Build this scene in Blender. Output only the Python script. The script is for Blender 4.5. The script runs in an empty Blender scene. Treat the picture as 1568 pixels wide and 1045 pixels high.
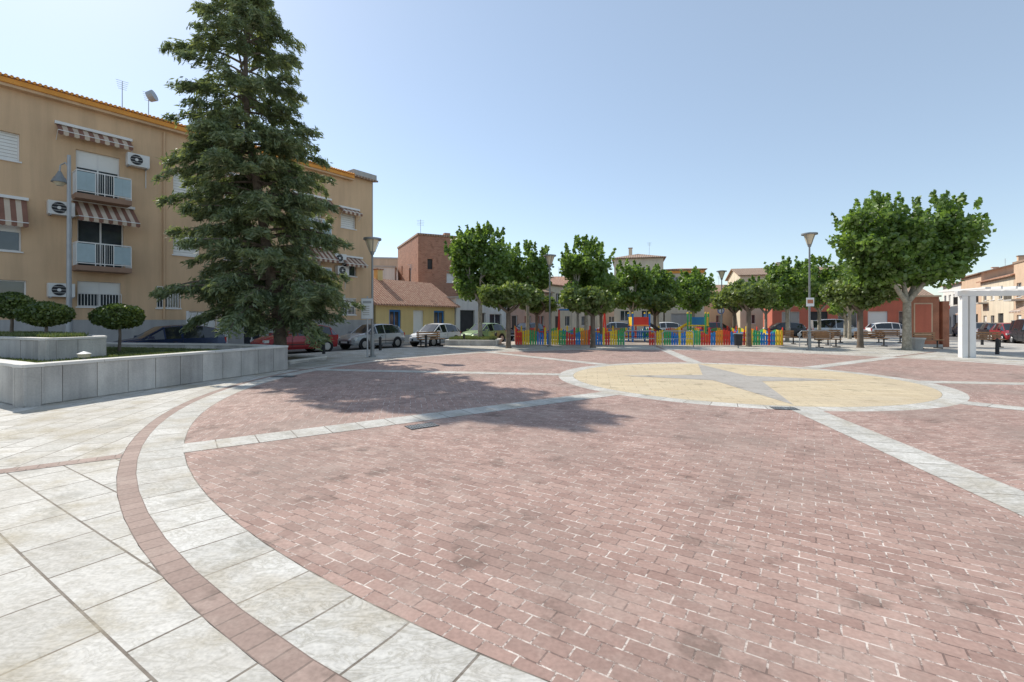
import bpy, math, random
import numpy as np
from mathutils import Vector, Matrix
random.seed(7)
scene = bpy.context.scene
COL = scene.collection

# ------------------------------------------------------------------ materials
def _new(name):
    m = bpy.data.materials.new(name); m.use_nodes = True
    nt = m.node_tree
    return m, nt, nt.nodes['Principled BSDF']

def M(name, col, rough=.8, var=.12, scale=2.0, fine=25.0, bump=0.0, metal=0.0, spec=.3, streak=0.0):
    m, nt, b = _new(name)
    N, L = nt.nodes.new, nt.links.new
    tc = N('ShaderNodeTexCoord')
    n1 = N('ShaderNodeTexNoise'); n1.inputs['Scale'].default_value = scale; n1.inputs['Detail'].default_value = 4
    n2 = N('ShaderNodeTexNoise'); n2.inputs['Scale'].default_value = fine; n2.inputs['Detail'].default_value = 2
    L(tc.outputs['Object'], n1.inputs['Vector']); L(tc.outputs['Object'], n2.inputs['Vector'])
    ad = N('ShaderNodeMath'); ad.operation = 'ADD'
    mu = N('ShaderNodeMath'); mu.operation = 'MULTIPLY'; mu.inputs[1].default_value = .4
    L(n2.outputs['Fac'], mu.inputs[0]); L(n1.outputs['Fac'], ad.inputs[0]); L(mu.outputs[0], ad.inputs[1])
    r = N('ShaderNodeValToRGB')
    r.color_ramp.elements[0].position = .45; r.color_ramp.elements[1].position = .95
    r.color_ramp.elements[0].color = tuple(max(0, c*(1-var)) for c in col)+(1,)
    r.color_ramp.elements[1].color = tuple(min(1, c*(1+var)) for c in col)+(1,)
    L(ad.outputs[0], r.inputs['Fac']); out = r.outputs['Color']
    if streak > 0:
        mp = N('ShaderNodeMapping'); mp.inputs['Scale'].default_value = (2.2, 2.2, .16)
        ns = N('ShaderNodeTexNoise'); ns.inputs['Scale'].default_value = 1.0; ns.inputs['Detail'].default_value = 5; ns.inputs['Roughness'].default_value = .6
        L(tc.outputs['Object'], mp.inputs['Vector']); L(mp.outputs['Vector'], ns.inputs['Vector'])
        rs = N('ShaderNodeValToRGB'); rs.color_ramp.elements[0].position = .42; rs.color_ramp.elements[1].position = .72
        rs.color_ramp.elements[0].color = (1, 1, 1, 1); rs.color_ramp.elements[1].color = (1-streak, 1-streak, 1-streak*.95, 1)
        L(ns.outputs['Fac'], rs.inputs['Fac'])
        mm = N('ShaderNodeMix'); mm.data_type = 'RGBA'; mm.blend_type = 'MULTIPLY'; mm.inputs['Factor'].default_value = 1
        L(out, mm.inputs['A']); L(rs.outputs['Color'], mm.inputs['B']); out = mm.outputs['Result']
    L(out, b.inputs['Base Color'])
    b.inputs['Roughness'].default_value = rough; b.inputs['Metallic'].default_value = metal
    b.inputs['Specular IOR Level'].default_value = spec
    if bump > 0:
        bp = N('ShaderNodeBump'); bp.inputs['Strength'].default_value = bump; bp.inputs['Distance'].default_value = .02
        L(n2.outputs['Fac'], bp.inputs['Height']); L(bp.outputs['Normal'], b.inputs['Normal'])
    return m

def paving(name, c1, c2, mort, bw, rh, ms, stain=.25, stain_scale=.5, stain_col=(.25, .22, .2), mort2=None, offset=.5, coord='UV', bump=.4, rough=.75, vein=0.0, spot=.72, eff=None, patch=None):
    m, nt, b = _new(name)
    N, L = nt.nodes.new, nt.links.new
    tc = N('ShaderNodeTexCoord')
    br = N('ShaderNodeTexBrick')
    br.offset = offset
    br.inputs['Color1'].default_value = c1+(1,); br.inputs['Color2'].default_value = c2+(1,)
    br.inputs['Mortar'].default_value = mort+(1,)
    br.inputs['Scale'].default_value = 1; br.inputs['Mortar Size'].default_value = ms
    br.inputs['Mortar Smooth'].default_value = .2; br.inputs['Bias'].default_value = 0
    br.inputs['Brick Width'].default_value = bw; br.inputs['Row Height'].default_value = rh
    if coord == 'WALL':
        sp = N('ShaderNodeSeparateXYZ'); cb = N('ShaderNodeCombineXYZ'); ad = N('ShaderNodeMath')
        L(tc.outputs['Object'], sp.inputs[0]); L(sp.outputs[0], ad.inputs[0]); L(sp.outputs[1], ad.inputs[1])
        L(ad.outputs[0], cb.inputs[0]); L(sp.outputs[2], cb.inputs[1]); L(cb.outputs[0], br.inputs['Vector'])
    else: L(tc.outputs[coord], br.inputs['Vector'])
    def noise(scale, detail, rgh=.5, loc=None):
        n = N('ShaderNodeTexNoise'); n.inputs['Scale'].default_value = scale; n.inputs['Detail'].default_value = detail; n.inputs['Roughness'].default_value = rgh
        if loc:
            mp = N('ShaderNodeMapping'); mp.inputs['Location'].default_value = loc
            L(tc.outputs['Object'], mp.inputs['Vector']); L(mp.outputs['Vector'], n.inputs['Vector'])
        else: L(tc.outputs['Object'], n.inputs['Vector'])
        return n
    def ramp(n, p0, p1, a, bb):
        r = N('ShaderNodeValToRGB'); r.color_ramp.elements[0].position = p0; r.color_ramp.elements[1].position = p1
        r.color_ramp.elements[0].color = tuple(a)+(1,); r.color_ramp.elements[1].color = tuple(bb)+(1,)
        L(n.outputs['Fac'], r.inputs['Fac']); return r
    def blend(fac, A, col):
        x = N('ShaderNodeMix'); x.data_type = 'RGBA'; L(fac, x.inputs['Factor']); L(A, x.inputs['A']); x.inputs['B'].default_value = col+(1,); return x.outputs['Result']
    def mult(A, B):
        x = N('ShaderNodeMix'); x.data_type = 'RGBA'; x.blend_type = 'MULTIPLY'; x.inputs['Factor'].default_value = 1; L(A, x.inputs['A']); L(B, x.inputs['B']); return x.outputs['Result']
    if mort2:
        rm = ramp(noise(5.5, 6, .85), .47, .57, mort, mort2); L(rm.outputs['Color'], br.inputs['Mortar'])
    out = br.outputs['Color']
    r1 = ramp(noise(stain_scale, 5, .62), .46, .70, (0, 0, 0), (stain,)*3); out = blend(r1.outputs['Color'], out, stain_col)
    if eff:
        r = ramp(noise(1.1, 7, .78, (5, 17, 0)), .50, .70, (0, 0, 0), (.5,)*3); out = blend(r.outputs['Color'], out, eff)
    if patch:
        r = ramp(noise(1.3, 6, .65, (12, 3, 0)), .49, .64, (0, 0, 0), (.7,)*3); out = blend(r.outputs['Color'], out, patch)
    n2 = noise(40, 3); r2 = ramp(n2, .3, .7, (.80,)*3, (1,)*3); out = mult(out, r2.outputs['Color'])
    r3 = ramp(noise(1.9, 5, .62, (31, 7, 0)), .585, .66, (1, 1, 1), (spot, spot, spot*.99)); out = mult(out, r3.outputs['Color'])
    if vein > 0:
        nv = noise(3.2, 6, .7); nv.inputs['Distortion'].default_value = 1.6
        mv = N('ShaderNodeMapping'); mv.inputs['Scale'].default_value = (1, 2.6, 1); mv.inputs['Rotation'].default_value = (0, 0, .6)
        L(tc.outputs['Object'], mv.inputs['Vector']); L(mv.outputs['Vector'], nv.inputs['Vector'])
        rv = N('ShaderNodeValToRGB'); el = rv.color_ramp.elements
        el[0].position = .40; el[0].color = (1, 1, 1, 1); el[1].position = .60; el[1].color = (1, 1, 1, 1)
        k = el.new(.47); k.color = (1-vein*.4,)*3+(1,); k = el.new(.50); k.color = (1-vein, 1-vein*1.05, 1-vein*1.2, 1); k = el.new(.535); k.color = (1-vein*.25,)*3+(1,)
        L(nv.outputs['Fac'], rv.inputs['Fac']); out = mult(out, rv.outputs['Color'])
    L(out, b.inputs['Base Color'])
    b.inputs['Roughness'].default_value = rough; b.inputs['Specular IOR Level'].default_value = .2
    bp = N('ShaderNodeBump'); bp.inputs['Strength'].default_value = bump; bp.inputs['Distance'].default_value = .006; bp.invert = True
    L(br.outputs['Fac'], bp.inputs['Height']); L(bp.outputs['Normal'], b.inputs['Normal'])
    return m

def leafmat(name, dark, mid, light, trans=.3):
    m = bpy.data.materials.new(name); m.use_nodes = True
    nt = m.node_tree; nt.nodes.clear()
    N, L = nt.nodes.new, nt.links.new
    g = N('ShaderNodeNewGeometry'); tc = N('ShaderNodeTexCoord')
    n = N('ShaderNodeTexNoise'); n.inputs['Scale'].default_value = 1.1; n.inputs['Detail'].default_value = 1
    L(tc.outputs['Object'], n.inputs['Vector'])
    a = N('ShaderNodeMath'); a.operation = 'MULTIPLY_ADD'; a.inputs[1].default_value = .5
    L(g.outputs['Random Per Island'], a.inputs[0])
    s = N('ShaderNodeMath'); s.operation = 'SUBTRACT'; s.inputs[1].default_value = .25
    L(n.outputs['Fac'], s.inputs[0]); L(s.outputs[0], a.inputs[2])
    r = N('ShaderNodeValToRGB'); e = r.color_ramp.elements
    e[0].position = .15; e[0].color = dark+(1,); e[1].position = .85; e[1].color = light+(1,)
    k = e.new(.5); k.color = mid+(1,)
    L(a.outputs[0], r.inputs['Fac'])
    d = N('ShaderNodeBsdfDiffuse'); L(r.outputs['Color'], d.inputs['Color'])
    t = N('ShaderNodeBsdfTranslucent')
    ht = N('ShaderNodeMix'); ht.data_type = 'RGBA'; ht.blend_type = 'MULTIPLY'; ht.inputs['Factor'].default_value = 1; ht.inputs['B'].default_value = (1.6, 1.6, .85, 1)
    L(r.outputs['Color'], ht.inputs['A']); L(ht.outputs['Result'], t.inputs['Color'])
    mx = N('ShaderNodeMixShader'); mx.inputs[0].default_value = trans
    L(d.outputs[0], mx.inputs[1]); L(t.outputs[0], mx.inputs[2])
    gl = N('ShaderNodeBsdfGlossy'); gl.inputs['Roughness'].default_value = .45; gl.inputs['Color'].default_value = (1, 1, 1, 1)
    m3 = N('ShaderNodeMixShader'); m3.inputs[0].default_value = .04; L(mx.outputs[0], m3.inputs[1]); L(gl.outputs[0], m3.inputs[2])
    o = N('ShaderNodeOutputMaterial'); L(m3.outputs[0], o.inputs['Surface'])
    return m

def tilemat(name, c1, c2):
    m, nt, b = _new(name)
    N, L = nt.nodes.new, nt.links.new
    tc = N('ShaderNodeTexCoord')
    w = N('ShaderNodeTexWave'); w.wave_type = 'BANDS'; w.bands_direction = 'X'; w.inputs['Scale'].default_value = 1.3
    w.inputs['Distortion'].default_value = .3
    n = N('ShaderNodeTexNoise'); n.inputs['Scale'].default_value = 5; n.inputs['Detail'].default_value = 5
    L(tc.outputs['Object'], w.inputs['Vector']); L(tc.outputs['Object'], n.inputs['Vector'])
    r = N('ShaderNodeValToRGB'); r.color_ramp.elements[0].position = .3; r.color_ramp.elements[1].position = .7
    r.color_ramp.elements[0].color = c1+(1,); r.color_ramp.elements[1].color = c2+(1,)
    L(n.outputs['Fac'], r.inputs['Fac'])
    mx = N('ShaderNodeMix'); mx.data_type = 'RGBA'; mx.blend_type = 'MULTIPLY'; mx.inputs['Factor'].default_value = .5
    L(r.outputs['Color'], mx.inputs['A']); L(w.outputs['Color'], mx.inputs['B'])
    L(mx.outputs['Result'], b.inputs['Base Color']); b.inputs['Roughness'].default_value = .85
    bp = N('ShaderNodeBump'); bp.inputs['Strength'].default_value = .8; bp.inputs['Distance'].default_value = .06
    L(w.outputs['Fac'], bp.inputs['Height']); L(bp.outputs['Normal'], b.inputs['Normal'])
    return m

m_asph = M('asphalt', (.20, .19, .18), .9, .2, .4, 30, .2)
m_brickpave = paving('red_pavers', (.36, .235, .195), (.49, .33, .275), (.23, .155, .13), .2, .1, .0055, .7, .5, (.29, .225, .19), (.80, .70, .62), eff=(.56, .44, .375), spot=.70)
m_brickband = paving('red_band_pavers', (.34, .245, .205), (.43, .315, .265), (.24, .18, .15), .16, .16, .007, .4, .5, (.32, .24, .2), eff=(.53, .43, .365))
m_slab = paving('white_slabs', (.60, .575, .52), (.73, .70, .64), (.22, .185, .15), .6, .4, .008, .75, .9, (.46, .415, .345), vein=.2, spot=.82, patch=(.47, .41, .30))
m_slabplain = paving('plaza_slabs', (.55, .52, .465), (.63, .60, .54), (.28, .24, .2), .6, .4, .010, .5, .3, (.42, .375, .32), vein=.1)
m_white = paving('white_band_stone', (.60, .58, .53), (.75, .725, .67), (.24, .205, .17), .46, 2.0, .008, .65, 2.2, (.47, .43, .37), offset=0, vein=.28, spot=.82, patch=(.54, .485, .39))
m_sand = paving('sand_slabs', (.64, .52, .345), (.72, .60, .41), (.48, .39, .27), .6, .3, .008, .5, .6, (.55, .455, .33), vein=.12)
m_stargrey = paving('grey_star_paving', (.44, .405, .36), (.49, .455, .41), (.31, .28, .24), .6, .3, .008, .4, .8, (.37, .33, .285))
m_kerb = M('kerb_stone', (.48, .455, .42), .85, .12, 2, 30, .2)
m_metal = M('lamp_grey_metal', (.26, .27, .27), .5, .1, 3, 30, 0, .4)
m_galv = M('galvanised_metal', (.42, .43, .44), .5, .1, 3, 30, 0, .4)
m_dark = M('dark_metal', (.03, .03, .033), .5, .1)
m_lampglass = M('lamp_glass', (.66, .58, .42), .25, .05)
m_stone = M('planter_stone', (.55, .52, .475), .8, .22, 1.5, 35, .25, streak=.35)
m_stone2 = M('planter_stone_dark', (.46, .435, .40), .8, .22, 1.5, 35, .25, streak=.35)
m_cap = M('planter_cap', (.64, .61, .56), .8, .1, 2, 30, .2)
m_soil = M('soil', (.18, .145, .09), .95, .3, 2, 20, .3)
m_grass = leafmat('grass_blades', (.07, .10, .035), (.13, .17, .06), (.22, .23, .10), .3)
m_bark = M('bark', (.17, .135, .105), .9, .35, 4, 25, .6)
m_barkl = M('plane_bark', (.36, .32, .25), .85, .4, 5, 20, .4)
m_fac = M('tan_render_wall', (.68, .465, .285), .9, .08, .5, 30, .1, streak=.17)
m_facgrey = M('grey_plinth', (.43, .415, .40), .9, .12, 1, 20, .3, streak=.2)
m_orange = M('orange_cornice', (.78, .34, .07), .8, .12, 2, 20)
m_shut = M('white_shutter', (.82, .81, .77), .55, .04, 1, 10)
m_frame = M('white_frame', (.78, .765, .74), .5, .05)
m_glass = M('window_glass', (.04, .05, .06), .08, .3, 1.5, 5, 0, 0, .8)
m_panel = M('balcony_panel', (.42, .52, .55), .25, .08, 2, 10)
m_brownslab = M('balcony_slab', (.32, .20, .14), .8, .1)
m_awb = M('awning_brown', (.24, .12, .085), .9, .15)
m_awc = M('awning_cream', (.58, .47, .36), .9, .1)
m_acw = M('ac_white', (.72, .71, .68), .5, .06)
m_tile = tilemat('roof_tiles', (.46, .20, .12), (.72, .44, .29))
m_tile2 = tilemat('old_roof_tiles', (.36, .23, .155), (.54, .38, .27))
m_brickwall = paving('brick_wall', (.40, .18, .115), (.52, .255, .165), (.44, .31, .23), .28, .10, .012, .4, .5, (.33, .19, .13), coord='WALL')
m_yellow = M('yellow_render', (.74, .56, .26), .9, .1, .8, 20, streak=.1)
m_cream = M('cream_render', (.72, .62, .47), .9, .1, .6, 20, streak=.15)
m_whitew = M('white_render', (.76, .735, .69), .9, .1, .6, 20, streak=.15)
m_pink = M('pink_render', (.64, .41, .32), .9, .12, .6, 20, streak=.15)
m_redw = M('red_render', (.56, .17, .11), .9, .12, .6, 20, streak=.12)
m_tan2 = M('tan_render', (.64, .46, .32), .9, .12, .6, 20, streak=.15)
m_greyw = M('grey_render', (.46, .44, .41), .9, .12, .6, 20, streak=.15)
m_blue = M('blue_paint', (.05, .20, .50), .5, .1)
m_darkdoor = M('dark_door', (.09, .07, .06), .6, .2)
P_RED = M('paint_red', (.68, .05, .03), .45, .1); P_YEL = M('paint_yellow', (.84, .58, .04), .45, .1)
P_GRN = M('paint_green', (.06, .38, .12), .45, .1); P_BLU = M('paint_blue', (.03, .20, .55), .45, .1)
P_ORG = M('paint_orange', (.80, .25, .03), .45, .1)
m_wood = M('bench_wood', (.36, .20, .10), .6, .2, 5, 30)
m_tyre = M('tyre', (.02, .02, .02), .85, .1); m_hub = M('hubcap', (.5, .5, .5), .35, .1, 3, 10, 0, .7)
m_cglass = M('car_glass', (.02, .025, .03), .05, .1, 1, 5, 0, 0, 1.0)
m_head = M('headlight', (.7, .7, .68), .15, .1); m_tail = M('taillight', (.5, .02, .02), .2, .1)
m_sign = M('sign_white', (.72, .74, .74), .4, .05); m_signblue = M('sign_blue', (.04, .13, .45), .4, .05)
m_monu = M('rust_panel', (.42, .17, .10), .7, .25, 1.5, 15)
m_roller = M('dark_opening', (.05, .05, .05), .7, .2)

# ------------------------------------------------------------------ mesh builder
def link(o, parent=None):
    COL.objects.link(o)
    if parent: o.parent = parent
    return o
def empty(name, loc=(0, 0, 0), rot=0):
    e = bpy.data.objects.new(name, None); e.location = loc; e.rotation_euler = (0, 0, rot); e.empty_display_size = .3
    return link(e)

class MB:
    def __init__(s): s.v = []; s.f = []; s.m = []; s.uv = []; s.mats = []; s.hasuv = False; s.T = Matrix.Identity(4)
    def mi(s, mat):
        if mat not in s.mats: s.mats.append(mat)
        return s.mats.index(mat)
    def poly(s, pts, mat, uv=None):
        b = len(s.v)
        for p in pts: s.v.append(tuple(s.T @ Vector(p)))
        s.f.append(tuple(range(b, b+len(pts)))); s.m.append(s.mi(mat))
        if uv: s.hasuv = True
        s.uv.append(uv or [(0, 0)]*len(pts))
    def box(s, x0, x1, y0, y1, z0, z1, mat):
        a = [(x0, y0, z0), (x1, y0, z0), (x1, y1, z0), (x0, y1, z0), (x0, y0, z1), (x1, y0, z1), (x1, y1, z1), (x0, y1, z1)]
        b = len(s.v)
        for p in a: s.v.append(tuple(s.T @ Vector(p)))
        for f in [(0, 3, 2, 1), (4, 5, 6, 7), (0, 1, 5, 4), (1, 2, 6, 5), (2, 3, 7, 6), (3, 0, 4, 7)]:
            s.f.append(tuple(b+i for i in f)); s.m.append(s.mi(mat)); s.uv.append([(0, 0)]*4)
    def cyl(s, p0, p1, r0, r1, mat, n=10, caps=True):
        p0 = Vector(p0); p1 = Vector(p1); d = (p1-p0).normalized()
        a = d.orthogonal().normalized(); c = d.cross(a)
        b = len(s.v)
        for p, r in ((p0, r0), (p1, r1)):
            for i in range(n):
                t = 2*math.pi*i/n
                s.v.append(tuple(s.T @ (p+a*r*math.cos(t)+c*r*math.sin(t))))
        k = s.mi(mat)
        for i in range(n):
            j = (i+1) % n
            s.f.append((b+i, b+j, b+n+j, b+n+i)); s.m.append(k); s.uv.append([(0, 0)]*4)
        if caps:
            s.f.append(tuple(b+i for i in reversed(range(n)))); s.m.append(k); s.uv.append([(0, 0)]*n)
            s.f.append(tuple(b+n+i for i in range(n))); s.m.append(k); s.uv.append([(0, 0)]*n)
    def tube(s, pts, rs, mat, n=8):
        for i in range(len(pts)-1): s.cyl(pts[i], pts[i+1], rs[i], rs[i+1], mat, n)
    def obj(s, name, parent=None, loc=(0, 0, 0), rot=0, smooth=None, bevel=0):
        me = bpy.data.meshes.new(name); me.from_pydata(s.v, [], s.f)
        for m in s.mats: me.materials.append(m)
        me.polygons.foreach_set('material_index', s.m)
        if s.hasuv:
            ul = me.uv_layers.new(name='UVMap')
            ul.data.foreach_set('uv', [c for f in s.uv for p in f for c in p])
        if smooth is not None:
            me.polygons.foreach_set('use_smooth', [True]*len(s.f))
            me.set_sharp_from_angle(angle=math.radians(smooth))
        me.update()
        o = bpy.data.objects.new(name, me); o.location = loc; o.rotation_euler = (0, 0, rot)
        link(o, parent)
        if bevel:
            b = o.modifiers.new('bevel', 'BEVEL'); b.width = bevel; b.segments = 2; b.limit_method = 'ANGLE'
        return o

# ------------------------------------------------------------------ ground
CX, CY = 6.0, 12.9
mb = MB()
mb.poly([(-600, -600, -.15), (600, -600, -.15), (600, 600, -.15), (-600, 600, -.15)], m_asph)
mb.obj('ground')

ux, uy = .601, .799          # street direction
nx, ny = .799, -.601         # toward the plaza
AX, AY = -20.9, 19.2
def SP(s, d): return (AX+ux*s+nx*d, AY+uy*s+ny*d)

poly = [SP(-26, 7.4), SP(31, 7.4), (34, 42), (34, -14), (-22, -14)]
mb = MB()
mb.poly([(x, y, 0) for x, y in reversed(poly)], m_slabplain, [(x, y) for x, y in reversed(poly)])
for i in range(len(poly)):
    a = poly[i]; b = poly[(i+1) % len(poly)]
    mb.poly([(a[0], a[1], 0), (b[0], b[1], 0), (b[0], b[1], -.16), (a[0], a[1], -.16)], m_kerb, [(0, 0)]*4)
mb.obj('plaza_pavement')
mb = MB()
a, b, c, d = SP(-20, 0), SP(-20, 1.5), SP(60, 1.5), SP(60, 0)
mb.poly([(a[0], a[1], -.02), (b[0], b[1], -.02), (c[0], c[1], -.02), (d[0], d[1], -.02)], m_kerb)
mb.poly([(b[0], b[1], -.15), (c[0], c[1], -.15), (c[0], c[1], -.02), (b[0], b[1], -.02)], m_kerb)
mb.obj('sidewalk')

def annulus(mb, r0, r1, mat, z, a0=0, a1=360, mode='polar', mid=0, seg=3.0):
    n = max(1, int(round((a1-a0)/seg)))
    for i in range(n):
        t0 = math.radians(a0+(a1-a0)*i/n); t1 = math.radians(a0+(a1-a0)*(i+1)/n)
        P = []; U = []
        for r, t in ((r0, t0), (r1, t0), (r1, t1), (r0, t1)):
            x, y = r*math.cos(t), r*math.sin(t); P.append((CX+x, CY+y, z))
            if mode == 'polar': U.append((t*(r0+r1)/2, r-r0+.0))
            else:
                mr = math.radians(mid); U.append((-x*math.sin(mr)+y*math.cos(mr), x*math.cos(mr)+y*math.sin(mr)))
        mb.poly(P, mat, U)
mb = MB()
for k in range(8):
    a0 = 35+45*k
    annulus(mb, 4.7, 12.3, m_brickpave, .004, a0, a0+45, 'sector', a0+22.5)
mb.obj('brick_paving')
mb = MB()
for k in range(8):
    a0 = 35+45*k
    annulus(mb, 12.9, 18.5, m_slab, .004, a0, a0+45, 'sector', a0+22.5)
mb.obj('slab_paving')
mb = MB()
annulus(mb, .01, 4.28, m_sand, .004, mode='sector', mid=80)
mb.obj('sand_circle_paving')
mb = MB()
annulus(mb, 4.28, 4.7, m_white, .004)
annulus(mb, 12.3, 12.74, m_white, .004)
def strip(mb, ang, r0, r1, w, z, mat):
    t = math.radians(ang); c, s = math.cos(t), math.sin(t)
    P = []; U = []
    for r, q in ((r0, w/2), (r0, -w/2), (r1, -w/2), (r1, w/2)):
        P.append((CX+r*c+q*s, CY+r*s-q*c, z)); U.append((r, q+w))
    mb.poly(P, mat, U)
for k in range(8): strip(mb, 35+45*k, 4.69, 12.31, .5, .008, m_white)
mb.obj('white_stone_bands')
mb = MB()
annulus(mb, 12.74, 12.9, m_brickband, .004)
for k in range(8): strip(mb, 35+45*k, 12.9, 18.5, .2, .008, m_brickband)
mb.obj('red_paver_band')
mb = MB()
st = []
for i in range(8):
    ang = math.radians(80+45*i); r = [4.15, .85, 2.9, .85][i % 4]
    st.append((CX+r*math.cos(ang), CY+r*math.sin(ang), .008))
for i in range(8):
    P = [(CX, CY, .008), st[i], st[(i+1) % 8]]; mb.poly(P, m_stargrey, [(p[0], p[1]) for p in P])
mb.obj('compass_star')

def grate(x, y, w, l, rot):
    g = MB(); g.box(-l/2, l/2, -w/2, w/2, 0, .003, m_dark)
    n = int(l/.04)
    for i in range(n):
        xx = -l/2+l*(i+.5)/n; g.box(xx-.009, xx+.009, -w/2+.02, w/2-.02, .003, .006, m_metal)
    g.box(-.012, .012, -w/2, w/2, .0065, .009, m_metal); g.box(-l/2, -.013, -.01, .01, .0065, .009, m_metal); g.box(.013, l/2, -.01, .01, .0065, .009, m_metal)
    g.obj('drain_grate', loc=(x, y, .009), rot=rot)
grate(-1.35, 7.05, .28, .45, math.radians(35))
grate(4.9, 8.45, .28, .42, math.radians(-10))
grate(-6.4, 13.2, .35, .6, 0)

# ------------------------------------------------------------------ buildings
def wall(mb, x0, x1, z0, z1, ops, mat, depth=.18):
    xs = sorted({x0, x1} | {v for o in ops for v in o[:2] if x0 < v < x1}); zs = sorted({z0, z1} | {v for o in ops for v in o[2:4] if z0 < v < z1})
    for i in range(len(xs)-1):
        for j in range(len(zs)-1):
            cx = (xs[i]+xs[i+1])/2; cz = (zs[j]+zs[j+1])/2
            if any(o[0] < cx < o[1] and o[2] < cz < o[3] for o in ops): continue
            mb.poly([(xs[i], 0, zs[j]), (xs[i+1], 0, zs[j]), (xs[i+1], 0, zs[j+1]), (xs[i], 0, zs[j+1])], mat)
    for a, b, c, d, *_ in ops:
        mb.poly([(a, 0, c), (a, 0, d), (a, depth, d), (a, depth, c)], mat)
        mb.poly([(b, 0, c), (b, depth, c), (b, depth, d), (b, 0, d)], mat)
        mb.poly([(a, 0, c), (a, depth, c), (b, depth, c), (b, 0, c)], mat)
        mb.poly([(a, 0, d), (b, 0, d), (b, depth, d), (a, depth, d)], mat)
def window(mb, o, depth=.18):
    a, b, c, d, k = o[:5]
    fm = {'blue': m_blue}.get(k, m_frame)
    main = {'shutter': m_shut, 'glass': m_glass, 'half': m_glass, 'door': m_darkdoor, 'blue': m_glass, 'garage': m_greyw, 'wdoor': m_shut, 'open': m_glass, 'dark': m_roller}[k]
    y = depth-.02
    mb.poly([(a, y, c), (b, y, c), (b, y, d), (a, y, d)], main)
    if k == 'dark': return
    t = .05 if k != 'blue' else .14
    mb.box(a, a+t, y-.05, y-.003, c, d, fm); mb.box(b-t, b, y-.05, y-.003, c, d, fm)
    mb.box(a+t, b-t, y-.05, y-.003, d-t, d, fm); mb.box(a+t, b-t, y-.05, y-.003, c, c+t, fm)
    if k in ('glass', 'half', 'blue', 'open'):
        m = (a+b)/2; mb.box(m-.03, m+.03, y-.045, y-.004, c+t, d-t, fm)
    if k in ('half', 'open'):
        zc = c+(d-c)*(.5 if k == 'half' else .62); mb.box(a+t, b-t, y-.035, y-.005, zc, d-t, m_shut)
    if k in ('shutter', 'garage'):
        z = c+t+.1
        while z < d-t: mb.box(a+t, b-t, y-.012, y-.002, z, z+.015, m_greyw); z += .14
    if c > .5: mb.box(a-.06, b+.06, -.06, .02, c-.06, c-.003, m_frame if k != 'blue' else m_kerb)

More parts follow.
